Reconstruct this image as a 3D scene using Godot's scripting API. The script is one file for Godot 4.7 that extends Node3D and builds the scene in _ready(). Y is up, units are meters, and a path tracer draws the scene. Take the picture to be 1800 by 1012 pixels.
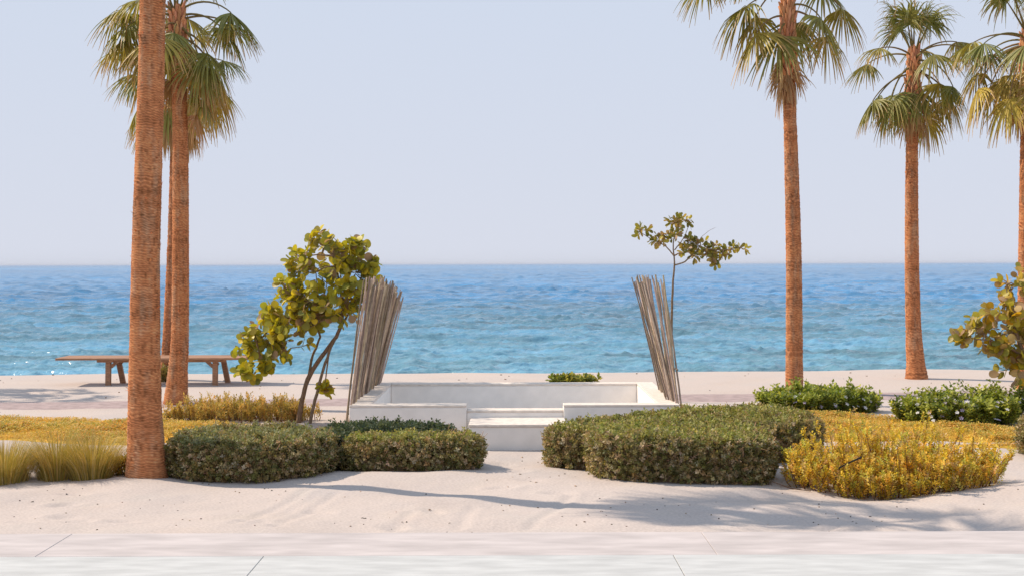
extends Node3D
# Beach garden with fan palms, clipped hedges, a white seating pit and the sea behind.
# World: camera at the origin column looking along -z, x to the right, sand level y = 0.

const F := 2300.0      # focal length in photograph pixels (1800 wide)
const EYE := 2.6       # eye height above the sand
const TERRACE := 0.30  # top of the terrace slabs
const SEA := -1.2

var names := {}
var noise := FastNoiseLite.new()
var rough := FastNoiseLite.new()
var rng := RandomNumberGenerator.new()
var M := {}
var dents := []

# ---------------------------------------------------------------- mesh helper
class MB:
	var v := PackedVector3Array()
	var n := PackedVector3Array()
	var c := PackedColorArray()
	var uv := PackedVector2Array()
	var ix := PackedInt32Array()
	func vert(p: Vector3, col := Color.WHITE, t := Vector2.ZERO) -> int:
		v.append(p); c.append(col); uv.append(t)
		return v.size() - 1
	func tri(a: int, b: int, d: int) -> void:   # counter-clockwise seen from outside
		ix.append(a); ix.append(d); ix.append(b)
	func quad(a: int, b: int, d: int, e: int) -> void:
		tri(a, b, d); tri(a, d, e)
	func flat_quad(a: Vector3, b: Vector3, d: Vector3, e: Vector3, col := Color.WHITE) -> void:
		var i := vert(a, col); vert(b, col); vert(d, col); vert(e, col)
		quad(i, i + 1, i + 2, i + 3)
	# box with chamfered edges, given its centre, half size and basis
	func box(at: Vector3, h: Vector3, bev := 0.0, basis := Basis(), col := Color.WHITE) -> void:
		var b := minf(bev, minf(h.x, minf(h.y, h.z)) * 0.49)
		var ax := [Vector3(1, 0, 0), Vector3(0, 1, 0), Vector3(0, 0, 1)]
		var corner := func(s: Vector3, k: int) -> Vector3:
			var p := Vector3(s.x * (h.x - b), s.y * (h.y - b), s.z * (h.z - b))
			p[k] = s[k] * h[k]
			return at + basis * p
		for k in 3:
			var u := (k + 1) % 3
			var w := (k + 2) % 3
			for sg in [-1.0, 1.0]:
				var pts := []
				for q in [[-1, -1], [1, -1], [1, 1], [-1, 1]]:
					var s := Vector3.ZERO
					s[k] = sg; s[u] = q[0]; s[w] = q[1]
					pts.append(corner.call(s, k))
				if sg > 0: flat_quad(pts[0], pts[1], pts[2], pts[3], col)
				else: flat_quad(pts[3], pts[2], pts[1], pts[0], col)
		if b <= 0.0: return
		for k in 3:                                   # twelve edges along axis k
			var u := (k + 1) % 3
			var w := (k + 2) % 3
			for su in [-1.0, 1.0]:
				for sw in [-1.0, 1.0]:
					var s0 := Vector3.ZERO; s0[k] = -1.0; s0[u] = su; s0[w] = sw
					var s1 := s0; s1[k] = 1.0
					var a: Vector3 = corner.call(s0, u)
					var bb: Vector3 = corner.call(s1, u)
					var d: Vector3 = corner.call(s1, w)
					var e: Vector3 = corner.call(s0, w)
					if su * sw > 0: flat_quad(e, d, bb, a, col)
					else: flat_quad(a, bb, d, e, col)
		for sx in [-1.0, 1.0]:
			for sy in [-1.0, 1.0]:
				for sz in [-1.0, 1.0]:
					var s := Vector3(sx, sy, sz)
					var i := vert(corner.call(s, 0), col); vert(corner.call(s, 1), col); vert(corner.call(s, 2), col)
					if sx * sy * sz > 0: tri(i, i + 1, i + 2)
					else: tri(i, i + 2, i + 1)
	func tube(pts: Array, rad: Array, sides := 8, col := Color.WHITE, caps := true) -> void:
		var up := Vector3(0.31, 0.2, 0.93)
		var first := v.size()
		for i in pts.size():
			var t: Vector3 = (pts[mini(i + 1, pts.size() - 1)] - pts[maxi(i - 1, 0)]).normalized()
			var a := (up - t * up.dot(t)).normalized()
			var b := t.cross(a)
			for j in sides:
				var an := TAU * j / sides
				vert(pts[i] + (a * cos(an) + b * sin(an)) * rad[i], col)
		for i in pts.size() - 1:
			for j in sides:
				var k := (j + 1) % sides
				quad(first + i * sides + j, first + i * sides + k, first + (i + 1) * sides + k, first + (i + 1) * sides + j)
		if caps:
			var e := vert(pts[-1], col)
			var l := first + (pts.size() - 1) * sides
			for j in sides: tri(l + j, l + (j + 1) % sides, e)
			var s := vert(pts[0], col)
			for j in sides: tri(first + (j + 1) % sides, first + j, s)
	func mesh(smooth := true) -> ArrayMesh:
		var a := []
		a.resize(Mesh.ARRAY_MAX)
		if n.size() != v.size():
			n.resize(v.size())
			n.fill(Vector3.ZERO)
			for i in range(0, ix.size(), 3):
				var p := v[ix[i]]
				var f := (v[ix[i + 2]] - p).cross(v[ix[i + 1]] - p)
				n[ix[i]] += f; n[ix[i + 1]] += f; n[ix[i + 2]] += f
			for i in n.size():
				n[i] = n[i].normalized() if n[i].length_squared() > 1e-20 else Vector3.UP
		a[Mesh.ARRAY_VERTEX] = v
		a[Mesh.ARRAY_NORMAL] = n
		a[Mesh.ARRAY_COLOR] = c
		a[Mesh.ARRAY_TEX_UV] = uv
		a[Mesh.ARRAY_INDEX] = ix
		var m := ArrayMesh.new()
		m.add_surface_from_arrays(Mesh.PRIMITIVE_TRIANGLES, a)
		return m

# ---------------------------------------------------------------- nodes
func numbered(called: String) -> String:
	var k: int = names.get(called, 0)
	names[called] = k + 1
	return called if k == 0 else "%s_%03d" % [called, k]

func thing(called: String, label: String, category: String, at := Vector3.ZERO, group := "") -> Node3D:
	var o := Node3D.new()
	o.name = numbered(called)
	add_child(o)
	o.position = at
	o.set_meta("label", label)
	o.set_meta("category", category)
	if group: o.set_meta("group", group)
	return o

func part(called: String, m: Mesh, mat: Material, parent: Node3D, at := Transform3D()) -> MeshInstance3D:
	var o := MeshInstance3D.new()
	o.name = called
	o.mesh = m
	o.material_override = mat
	o.transform = at
	parent.add_child(o, true)
	return o

func structure(called: String, m: Mesh, mat: Material) -> MeshInstance3D:
	var o := part(called, m, mat, self)
	o.set_meta("kind", "structure")
	return o

func scatter(called: String, m: Mesh, mat: Material, parent: Node3D, where: Array, cols: Array) -> MultiMeshInstance3D:
	var mm := MultiMesh.new()
	mm.transform_format = MultiMesh.TRANSFORM_3D
	mm.use_colors = true
	mm.mesh = m
	mm.instance_count = where.size()
	for i in where.size():
		mm.set_instance_transform(i, where[i])
		mm.set_instance_color(i, cols[i])
	var o := MultiMeshInstance3D.new()
	o.name = called
	o.multimesh = mm
	o.material_override = mat
	parent.add_child(o, true)
	o.set_meta("kind", "stuff")
	return o

# ---------------------------------------------------------------- pixels to places
func yh(px: float) -> float:                       # the horizon's row in the photograph
	return 466.5 - px / 1800.0 * 5.0
func depth_of(px: float, py: float, y := 0.0) -> float:
	return F * (EYE - y) / (py - yh(px))
func at(px: float, py: float, d: float) -> Vector3:  # a pixel at a known distance
	return Vector3((px - 900.0) / F * d, EYE - (py - yh(px)) / F * d, -d)
func gh(x: float, z: float) -> float:              # height of the sand
	var d := -z
	var soft := 1.0 - smoothstep(20.0, 24.0, d) * 0.8
	var h := (noise.get_noise_2d(x * 22.0, z * 30.0) * 0.085 + noise.get_noise_2d(x * 75.0 + 90.0, z * 95.0) * 0.016) * soft
	h += 0.10 * exp(-(pow(x - 6.3, 2) / 1.0 + pow(d - 14.7, 2) / 0.5))
	h += 0.05 * exp(-(pow(x + 4.5, 2) / 0.7 + pow(d - 15.8, 2) / 0.4))
	h -= 0.05 * exp(-(pow(x - 4.4, 2) / 1.2 + pow(d - 15.3, 2) / 0.7))
	h += 0.05 * exp(-(pow(x + 1.4, 2) / 1.4 + pow(d - 15.9, 2) / 0.2))
	h *= 1.0 - smoothstep(17.6, 18.6, d) * (1.0 - smoothstep(23.0, 24.0, d)) * (1.0 - smoothstep(2.6, 3.4, absf(x)))
	var edge := 31.0 + x * 0.045 + noise.get_noise_2d(x * 9.0, 400.0) * 0.9
	if d > edge:
		var k := d - edge
		h -= 0.045 * k * k if k < 2.2 else 0.2178 + 0.198 * (k - 2.2)
	return h
func ground(x: float, z: float) -> Vector3:
	return Vector3(x, gh(x, z), z)
func R(a: float, b: float) -> float:
	return rng.randf_range(a, b)
func hue(c: Color, v := 0.15) -> Color:
	var k := 1.0 + R(-v, v)
	return Color(c.r * k * (1.0 + R(-v, v) * 0.4), c.g * k, c.b * k * (1.0 + R(-v, v) * 0.5))

# ---------------------------------------------------------------- materials
func grain(size: int, freq: float, lo: float, hi: float, oct := 4, sd := 1, stretch := 1.0) -> ImageTexture:
	var f := FastNoiseLite.new()
	f.seed = sd
	f.noise_type = FastNoiseLite.TYPE_SIMPLEX_SMOOTH
	f.frequency = freq
	f.fractal_octaves = oct
	var im := f.get_seamless_image(size, int(size / stretch)) if stretch != 1.0 else f.get_seamless_image(size, size)
	im.convert(Image.FORMAT_L8)
	var b := im.get_data()
	for i in b.size():
		b[i] = int(255.0 * (lo + (hi - lo) * b[i] / 255.0))
	return ImageTexture.create_from_image(Image.create_from_data(im.get_width(), im.get_height(), false, Image.FORMAT_L8, b))

func mat(key: String, lin: Color, roughness := 0.85, spec := 0.3) -> StandardMaterial3D:
	var m := StandardMaterial3D.new()
	m.albedo_color = lin.linear_to_srgb()
	m.roughness = roughness
	m.metallic_specular = spec
	M[key] = m
	return m

func tinted(m: StandardMaterial3D) -> StandardMaterial3D:
	m.vertex_color_use_as_albedo = true
	return m

func textured(m: StandardMaterial3D, t: Texture2D, scale: Vector3, bump: Texture2D = null, cm := 0.0) -> StandardMaterial3D:
	m.albedo_texture = t
	m.uv1_triplanar = true
	m.uv1_world_triplanar = true
	m.uv1_scale = scale
	if bump:
		m.heightmap_enabled = true
		m.heightmap_texture = bump
		m.heightmap_scale = cm
	return m

func leafy(key: String, through: Color, roughness := 0.55, spec := 0.4) -> StandardMaterial3D:
	var m := tinted(mat(key, Color(1, 1, 1), roughness, spec))
	m.cull_mode = BaseMaterial3D.CULL_DISABLED
	m.backlight_enabled = true
	m.backlight = through.linear_to_srgb()
	return m

func make_materials() -> void:
	var fine := grain(512, 0.05, 0.80, 1.0, 4, 3)
	var coarse := grain(512, 0.012, 0.0, 1.0, 5, 8)
	textured(tinted(mat("sand", Color(0.585, 0.50, 0.455), 0.95, 0.2)), grain(512, 0.05, 0.88, 1.0, 4, 4), Vector3(0.9, 0.9, 0.9), coarse, 0.35)
	textured(mat("path", Color(0.46, 0.36, 0.35), 0.9, 0.2), grain(256, 0.03, 0.82, 1.0, 4, 5), Vector3(0.5, 0.5, 0.5))
	textured(mat("slab", Color(0.56, 0.56, 0.55), 0.75, 0.35), grain(512, 0.012, 0.88, 1.0, 5, 11), Vector3(0.25, 0.25, 0.9), fine, 0.1)
	textured(mat("kerb", Color(0.58, 0.52, 0.505), 0.85, 0.3), grain(512, 0.008, 0.86, 1.0, 5, 12), Vector3(0.25, 0.25, 0.9), fine, 0.3)
	textured(mat("plaster", Color(0.90, 0.845, 0.79), 0.85, 0.3), grain(512, 0.01, 0.95, 1.0, 5, 21), Vector3(0.6, 0.6, 0.6), fine, 0.3)
	textured(mat("coping", Color(0.83, 0.73, 0.645), 0.8, 0.3), grain(512, 0.02, 0.86, 1.0, 4, 22), Vector3(0.8, 0.8, 0.8))
	textured(mat("table_wood", Color(0.54, 0.28, 0.155), 0.6, 0.4), grain(512, 0.02, 0.65, 1.0, 4, 31), Vector3(0.5, 6.0, 6.0))
	var bark := grain(512, 0.02, 0.62, 1.0, 4, 41)
	textured(tinted(mat("palm_bark", Color(1, 1, 1), 0.9, 0.2)), bark, Vector3(1.6, 12.0, 1.6), bark, 0.8)
	textured(tinted(mat("bark", Color(1, 1, 1), 0.9, 0.2)), grain(256, 0.05, 0.6, 1.0, 4, 42), Vector3(3, 1.2, 3))
	textured(tinted(mat("reed", Color(1, 1, 1), 0.8, 0.3)), grain(256, 0.05, 0.7, 1.0, 3, 43), Vector3(6, 0.8, 6))
	tinted(mat("twig", Color(1, 1, 1), 0.9, 0.2))
	tinted(mat("stone", Color(1, 1, 1), 0.9, 0.2))
	leafy("frond", Color(0.5, 0.5, 0.25), 0.5, 0.5)
	leafy("grape_leaf", Color(0.8, 0.8, 0.4), 0.45, 0.5)
	leafy("small_leaf", Color(0.8, 0.8, 0.5), 0.55, 0.4)
	leafy("blade", Color(0.6, 0.6, 0.35), 0.6, 0.3)
	leafy("petal", Color(0.5, 0.5, 0.5), 0.7, 0.2)
	var w := tinted(mat("water", Color(1, 1, 1), 0.20, 0.36))
	w.normal_enabled = true
	var wn := FastNoiseLite.new()
	wn.seed = 77
	wn.frequency = 0.03
	wn.fractal_octaves = 4
	var im := wn.get_seamless_image(512, 512)
	im.convert(Image.FORMAT_L8)
	im.bump_map_to_normal_map(6.0)
	w.normal_texture = ImageTexture.create_from_image(im)
	w.normal_scale = 0.8
	w.uv1_triplanar = true
	w.uv1_world_triplanar = true
	w.uv1_scale = Vector3(0.2, 0.3, 0.45)

# ---------------------------------------------------------------- setting
func make_sand() -> void:
	var xs := []
	var x := -9.5
	while x <= 9.5:
		xs.append(x); x += 0.055
	var s := 0.08
	x = 9.5
	while x < 400.0:
		s *= 1.22
		x += s
		xs.append(x); xs.push_front(-x)
	var zs := []
	var d := 11.0
	while d < 60.0:
		zs.append(d)
		d += 0.0038 * d if d < 36.0 else 2.0
	for q in [[70, 850, 0.4], [125, 872, 0.1], [105, 888, -0.3], [108, 908, 0.2], [133, 919, 0.0], [30, 918, 0.3], [210, 919, 0.2], [175, 842, 0.5],
			[1210, 905, 1.1], [1330, 870, 0.4], [760, 903, 0.9], [690, 930, 0.7], [880, 812, 0.2], [905, 830, -0.2], [930, 846, 0.4], [880, 858, 0.1], [560, 900, 0.6], [450, 925, 0.2], [980, 868, 0.3], [1290, 925, 0.2]]:
		var dd := depth_of(q[0], q[1])
		dents.append([(q[0] - 900.0) / F * dd, -dd, q[2]])
	var tracks := []
	for q in [[590, 872, 480, 932], [540, 866, 410, 930], [720, 905, 690, 935], [830, 892, 805, 932], [1005, 870, 930, 930], [1500, 900, 1440, 934]]:
		var a := depth_of(q[0], q[1])
		var b := depth_of(q[2], q[3])
		tracks.append([Vector2((q[0] - 900.0) / F * a, -a), Vector2((q[2] - 900.0) / F * b, -b)])
	var mb := MB.new()
	for z in zs:
		for xx in xs:
			var zz: float = -z
			var h := gh(xx, zz)
			if z < 18.0 and absf(xx) < 9.0:
				for q in dents:
					var rx: float = xx - q[0]
					var rz: float = zz - q[1]
					if rx * rx + rz * rz < 0.25:
						var u := (rx * cos(q[2]) + rz * sin(q[2])) / 0.15
						var w := (-rx * sin(q[2]) + rz * cos(q[2])) / 0.075
						var e := u * u + w * w
						h += -0.03 * exp(-e) + 0.012 * exp(-pow(sqrt(e) - 1.6, 2) * 3.0)
				for q in tracks:
					var p := Geometry2D.get_closest_point_to_segment(Vector2(xx, zz), q[0], q[1])
					var e := p.distance_to(Vector2(xx, zz)) / 0.06
					if e < 4.0:
						h += -0.012 * exp(-e * e) + 0.006 * exp(-pow(e - 1.7, 2) * 2.0)
				h += rough.get_noise_2d(xx * 300.0, zz * 260.0) * 0.003
			var k := 1.0 + noise.get_noise_2d(xx * 60.0 + 500.0, zz * 60.0) * 0.06 + rough.get_noise_2d(xx * 12.0, zz * 12.0) * 0.03
			var warm := noise.get_noise_2d(xx * 35.0 - 300.0, zz * 45.0) * 0.04
			mb.vert(Vector3(xx, h, zz), Color(minf(k * (1.0 + warm), 1.0) , minf(k, 1.0), minf(k * (1.0 - warm), 1.0)))
	var w := xs.size()
	for i in zs.size() - 1:
		for j in w - 1:
			mb.quad(i * w + j, i * w + j + 1, (i + 1) * w + j + 1, (i + 1) * w + j)
	structure("sand_ground", mb.mesh(), M.sand)
	# the pale paved path across the beach
	var pm := MB.new()
	for i in 121:
		var px := -30.0 + i * 0.5
		var z0 := -24.25 - px * 0.085
		for j in 4:
			var zz := z0 - j * 0.5 + rough.get_noise_2d(px * 90.0, j * 50.0) * 0.08
			pm.vert(Vector3(px, gh(px, zz) + (0.014 if j in [1, 2] else -0.01) + 0.006, zz))
	for i in 120:
		for j in 3:
			pm.quad(i * 4 + j, (i + 1) * 4 + j, (i + 1) * 4 + j + 1, i * 4 + j + 1)
	structure("beach_path", pm.mesh(), M.path)

func make_sea() -> void:
	var angles := []
	var a := -32.0
	while a <= 32.0:
		angles.append(deg_to_rad(a)); a += 0.13
	for q in [36.0, 42.0, 50.0, 60.0, 70.0, 78.0]:
		angles.append(deg_to_rad(q)); angles.push_front(deg_to_rad(-q))
	var rows := 820
	var n1 := FastNoiseLite.new()
	n1.seed = 5; n1.fractal_octaves = 1; n1.frequency = 1.0; n1.noise_type = FastNoiseLite.TYPE_SIMPLEX
	var waves := [[0.7, 0.036], [1.2, 0.056], [2.2, 0.068], [4.0, 0.075], [8.0, 0.15], [16.0, 0.26], [36.0, 0.5], [90.0, 0.9], [200.0, 1.5]]
	var w := angles.size()
	var v := PackedVector3Array(); v.resize(rows * w)
	var c := PackedColorArray(); c.resize(rows * w)
	var deep := Color(0.038, 0.19, 0.385)
	var shoal := Color(0.16, 0.325, 0.41)
	for i in rows:
		var d := 1.0 / lerpf(1.0 / 33.0, 1.0 / 26000.0, i / (rows - 1.0))
		var step := d * d / (33.0 * rows)
		for j in w:
			var x: float = d * tan(angles[j])
			var h := 0.0
			for q in waves:
				var keep: float = clampf(q[0] / (step * 2.2) - 0.4, 0.0, 1.0) * (smoothstep(q[0] * 4.0, q[0] * 12.0, d) if q[0] > 6.0 else 1.0)
				if keep > 0.0:
					var y := n1.get_noise_2d(x / (q[0] * (1.7 if q[0] < 3.0 else 1.25 if q[0] < 30.0 else 0.6)), d / q[0])
					h += q[1] * keep * (pow(1.0 - absf(y), 2.6) * 1.5 + y * 0.25)
			v[i * w + j] = Vector3(x, SEA - 0.1 + h, -d)
			var g := 0.0
			for s in [2.4, 7.0, 24.0, 80.0, 270.0, 900.0, 3000.0]:
				if s > step: g += n1.get_noise_2d(x / (s * (1.8 if s < 30.0 else 3.0)) + s, d / s) * (0.45 if s < 10.0 else 0.26)
			var sh := clampf(1.0 - (d - 36.0 + g * 26.0) / 110.0, 0.0, 1.0)
			var col := deep.lerp(shoal, sh) * (1.0 + g * 0.42)
			c[i * w + j] = Color(col.r, col.g, col.b)
	var n := PackedVector3Array(); n.resize(rows * w)
	var ix := PackedInt32Array()
	for i in rows:
		for j in w:
			var e := v[i * w + mini(j + 1, w - 1)] - v[i * w + maxi(j - 1, 0)]
			var f := v[mini(i + 1, rows - 1) * w + j] - v[maxi(i - 1, 0) * w + j]
			n[i * w + j] = e.cross(f).normalized()
			if i < rows - 1 and j < w - 1:
				var q := i * w + j
				ix.append_array([q, q + w + 1, q + 1, q, q + w, q + w + 1])
	var mb := MB.new()
	mb.v = v; mb.n = n; mb.c = c; mb.ix = ix
	mb.uv.resize(v.size())
	structure("sea_water", mb.mesh(), M.water)

func make_terrace() -> void:
	var base := MB.new()
	base.box(Vector3(0, TERRACE - 0.24, -2.7), Vector3(40, 0.14, 8.3))
	var t := structure("terrace", base.mesh(), M.kerb)
	var sm := MB.new()
	sm.box(Vector3.ZERO, Vector3(1.6175, 0.05, 0.9965), 0.003)
	var slab := sm.mesh()
	for i in range(-5, 6):
		for j in 6:
			part("paving_slab", slab, M.slab, t, Transform3D(Basis(), Vector3(-0.35 + i * 3.24, TERRACE - 0.05 + 0.0015 * sin(i * 7.0 + j), -10.3 + 0.996 + j * 2.0)))
	var km := MB.new()
	km.box(Vector3.ZERO, Vector3(2.6985, 0.10, 0.4425), 0.004)
	var kerb := km.mesh()
	for i in range(-5, 6):
		part("kerb_stone", kerb, M.kerb, t, Transform3D(Basis(), Vector3(-1.08 + i * 5.4, TERRACE - 0.10 + 0.001 * sin(i * 3.0), -10.745)))

# ---------------------------------------------------------------- seating pit
func make_pit() -> void:
	var p := thing("seating_pit", "white plastered square seating pit with beige coping between two reed screens", "seating pit", Vector3(0.03, 0, -19.1))
	var wall := func(called: String, x0: float, x1: float, z0: float, z1: float, h: float, lip := 0.012) -> void:
		var m := MB.new()
		m.box(Vector3((x0 + x1) / 2, (h - 0.035) / 2 - 0.1, -(z0 + z1) / 2), Vector3((x1 - x0) / 2, (h - 0.035) / 2 + 0.1, (z1 - z0) / 2), 0.008)
		var w := part(called, m.mesh(), M.plaster, p)
		var c := MB.new()
		c.box(Vector3((x0 + x1) / 2, h - 0.016, -(z0 + z1) / 2), Vector3((x1 - x0) / 2 + lip, 0.018, (z1 - z0) / 2 + lip), 0.006)
		part("coping", c.mesh(), M.coping, w)
	wall.call("front_wall", -2.42, -0.70, 0.0, 0.30, 0.54, 0.0)
	wall.call("front_wall", 0.72, 2.42, 0.0, 0.30, 0.54, 0.0)
	wall.call("side_wall", -2.42, -2.123, 0.302, 3.7, 0.54, 0.0)
	wall.call("side_wall", 2.123, 2.42, 0.302, 3.7, 0.54, 0.0)
	wall.call("back_wall", -2.12, 2.12, 3.4, 3.7, 0.54, 0.0)
	wall.call("sill", -0.697, 0.717, 0.03, 0.33, 0.46, 0.0)
	wall.call("step", -0.63, 0.72, -0.82, 0.027, 0.355, 0.012)
	var f := MB.new()
	f.box(Vector3(0, 0.0, -1.86), Vector3(2.1, 0.03, 1.5))
	part("floor", f.mesh(), M.plaster, p)

func reed_screen(label: String, x: float, count: int, z0: float, z1: float, top: Callable, sd: int) -> void:
	rng.seed = sd
	var o := thing("reed_screen", label, "screen", Vector3(x, 0, (z0 + z1) / 2), "reed screens beside the seating pit")
	for i in count:
		var k := (i + R(-0.4, 0.4)) / (count - 1.0)
		k = clampf(k, 0.0, 1.0)
		var b := Vector3(x + R(-0.03, 0.03), -0.05, lerpf(z0, z1, k))
		var t: Vector3 = top.call(k)
		var mid := b.lerp(t, 0.5) + Vector3(R(-0.09, 0.03) if x < 0 else R(-0.03, 0.07), 0, R(-0.15, 0.15))
		var pts := []
		var rad := []
		var r := R(0.010, 0.020)
		for s in 7:
			var u := s / 6.0
			pts.append(b.lerp(mid, u).lerp(mid.lerp(t, u), u) - o.position + Vector3(R(-0.004, 0.004), 0, R(-0.004, 0.004)))
			rad.append(r * (1.0 - 0.3 * u))
		var m := MB.new()
		var g := R(0.5, 1.5)
		m.tube(pts, rad, 7, Color(0.58 * g, 0.445 * g * R(0.93, 1.05), 0.345 * g * R(0.85, 1.1)))
		part("stick", m.mesh(), M.reed, o)
	for h in [0.42, 1.05]:
		var m := MB.new()
		var a: Vector3 = Vector3(x, 0, z0).lerp(top.call(0.0), h / 2.4) - o.position
		var c: Vector3 = Vector3(x, 0, z1).lerp(top.call(1.0), h / 2.4) - o.position
		var side := signf(x)
		m.tube([a + Vector3(side * 0.035, 0, 0.06), (a + c) / 2 + Vector3(side * 0.035, 0, 0), c + Vector3(side * 0.035, 0, -0.06)], [0.012, 0.012, 0.012], 6, Color(0.22, 0.17, 0.13))
		part("tie_rail", m.mesh(), M.reed, o)

func make_table() -> void:
	var d := 28.6
	var x0 := (107.0 - 900.0) / F * d
	var x1 := (470.0 - 900.0) / F * d
	var cx := (x0 + x1) / 2
	var gy := gh(cx, -d)
	var o := thing("long_table", "long low brown wooden table on two trestles facing the sea", "table", Vector3(cx, gy, -d))
	var hl := (x1 - x0) / 2
	var top := 0.60
	for i in 5:
		var m := MB.new()
		m.box(Vector3(R(-0.004, 0.004), top - 0.025, -0.36 + i * 0.18), Vector3(hl, 0.023, 0.087), 0.006)
		part("plank", m.mesh(), M.table_wood, o)
	var ap := MB.new()
	for z in [-0.30, 0.30]:
		ap.box(Vector3(0, top - 0.076, z), Vector3(hl * 0.62, 0.027, 0.02), 0.003)
	part("apron", ap.mesh(), M.table_wood, o)
	for s in [-1.0, 1.0]:
		var lx: float = s * 1.16
		for z in [-1.0, 1.0]:
			var m := MB.new()
			var lean: float = 0.07 if z < 0 else 0.0
			var b := Vector3(lx + lean * 1.3 + 0.06 * (1 if z < 0 else 0), -0.03, z * 0.30)
			var e := Vector3(lx + 0.06 * (1 if z < 0 else 0), top - 0.10, z * 0.26)
			var yv := (e - b).normalized()
			var xv := (Vector3.RIGHT - yv * yv.x).normalized()
			m.box((b + e) / 2, Vector3(0.055, (e - b).length() / 2, 0.045), 0.006, Basis(xv, yv, xv.cross(yv)))
			part("leg", m.mesh(), M.table_wood, o)
			var g := MB.new()
			var p := Vector3(lx - s * 0.20, top - 0.075, z * 0.25)
			var q := Vector3(lx - s * 0.05, top - 0.21, z * 0.265)
			yv = (q - p).normalized()
			xv = (Vector3.RIGHT - yv * yv.x).normalized()
			g.box((p + q) / 2, Vector3(0.035, (q - p).length() / 2, 0.022), 0.004, Basis(xv, yv, xv.cross(yv)))
			part("brace", g.mesh(), M.table_wood, o)
		var c := MB.new()
		c.box(Vector3(lx, top - 0.075, 0), Vector3(0.13, 0.026, 0.38), 0.005)
		part("bearer", c.mesh(), M.table_wood, o)

# ---------------------------------------------------------------- palms
func palm_trunk(o: Node3D, pts: Array, rad: Array, ring: float, sd: int, tone: Color) -> void:
	var curve := Curve3D.new()
	for i in pts.size():
		var t: Vector3 = (pts[mini(i + 1, pts.size() - 1)] - pts[maxi(i - 1, 0)]) / 6.0
		curve.add_point(pts[i], -t, t)
	var total := curve.get_baked_length()
	var acc := [0.0]
	for i in range(1, pts.size()): acc.append(acc[i - 1] + pts[i].distance_to(pts[i - 1]))
	var rows := int(total / ring * 3.0)
	var sides := 44
	var f := FastNoiseLite.new()
	f.seed = sd
	f.frequency = 1.0
	f.fractal_octaves = 2
	var mb := MB.new()
	for i in rows + 1:
		var s := total * i / rows
		var p := curve.sample_baked(s)
		var t := (curve.sample_baked(minf(s + 0.05, total)) - curve.sample_baked(maxf(s - 0.05, 0.0))).normalized()
		var a := (Vector3.RIGHT - t * t.x).normalized()
		var b := a.cross(t)
		var k := 0
		var sl: float = s / total * acc[-1]
		while k < acc.size() - 2 and sl > acc[k + 1]: k += 1
		var u: float = (sl - acc[k]) / (acc[k + 1] - acc[k])
		var r: float = lerpf(rad[k], rad[k + 1], u)
		var band := f.get_noise_1d(s * 1.7) * 0.25 + f.get_noise_1d(s * 6.0 + 50.0) * 0.22
		for j in sides:
			var an := TAU * j / sides
			var cx := cos(an)
			var cy := sin(an)
			var wob := f.get_noise_3d(cx * 1.4, cy * 1.4, s * 2.0) * 0.9
			wob += f.get_noise_1d(s * 2.3 + 9.0) * 1.6
			var ph := fposmod(s / ring + wob, 1.0)
			var saw := (ph if ph < 0.72 else (1.0 - ph) * 2.57)
			var jag := f.get_noise_3d(cx * 9.0, cy * 9.0, floor(s / ring + wob) * 3.1)
			var rr := r + ring * (0.42 * saw * (0.6 + jag)) + 0.02 * r * f.get_noise_3d(cx, cy, s * 3.0)
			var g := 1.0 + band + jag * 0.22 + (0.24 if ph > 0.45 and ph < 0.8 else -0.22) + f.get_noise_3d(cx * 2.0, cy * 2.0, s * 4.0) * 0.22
			var tan := clampf(f.get_noise_3d(cx * 1.2 + 40.0, cy * 1.2, s * 1.3) * 0.9 + jag * 0.3, 0.0, 0.6)
			var tc := tone.lerp(Color(0.66, 0.43, 0.27), tan)
			if f.get_noise_3d(cx * 3.0, cy * 3.0 + 70.0, s * 5.0) > 0.42: g *= 0.62
			mb.vert(p + (a * cx + b * cy) * rr, Color(minf(tc.r * g, 1), tc.g * g, tc.b * g))
	for i in rows:
		for j in sides:
			var k := (j + 1) % sides
			mb.quad(i * sides + j, i * sides + k, (i + 1) * sides + k, (i + 1) * sides + j)
	var tr := part("trunk", mb.mesh(), M.palm_bark, o)
	# torn fibre stubs standing off the rings
	rng.seed = sd
	var sm := MB.new()
	for i in int(total * 22.0):
		var s := R(0.3, total)
		var p := curve.sample_baked(s)
		var sl: float = s / total * acc[-1]
		var k := 0
		while k < acc.size() - 2 and sl > acc[k + 1]: k += 1
		var r: float = lerpf(rad[k], rad[k + 1], (sl - acc[k]) / (acc[k + 1] - acc[k]))
		var an := R(0, TAU)
		var out := Vector3(cos(an), 0, sin(an))
		var q := p + out * (r * 0.97)
		var tip := q + out * R(0.012, 0.05) + Vector3(0, R(-0.01, 0.03), 0)
		var w := Vector3(-sin(an), 0, cos(an)) * R(0.008, 0.022)
		var col := hue(Color(tone.r * 0.7, tone.g * 0.65, tone.b * 0.65), 0.3)
		sm.flat_quad(q - w, q + w, tip + w * 0.2, tip - w * 0.2, col)
		sm.flat_quad(q - w + Vector3(0, -0.012, 0), tip - w * 0.2, tip + w * 0.2, q + w + Vector3(0, -0.012, 0), col)
	part("fibre_stub", sm.mesh(), M.twig, tr).set_meta("kind", "stuff")

const GREEN := Color(0.15, 0.17, 0.032)
const OLIVE := Color(0.26, 0.235, 0.045)
const GOLD := Color(0.54, 0.385, 0.055)
const STRAW := Color(0.50, 0.30, 0.14)

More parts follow.
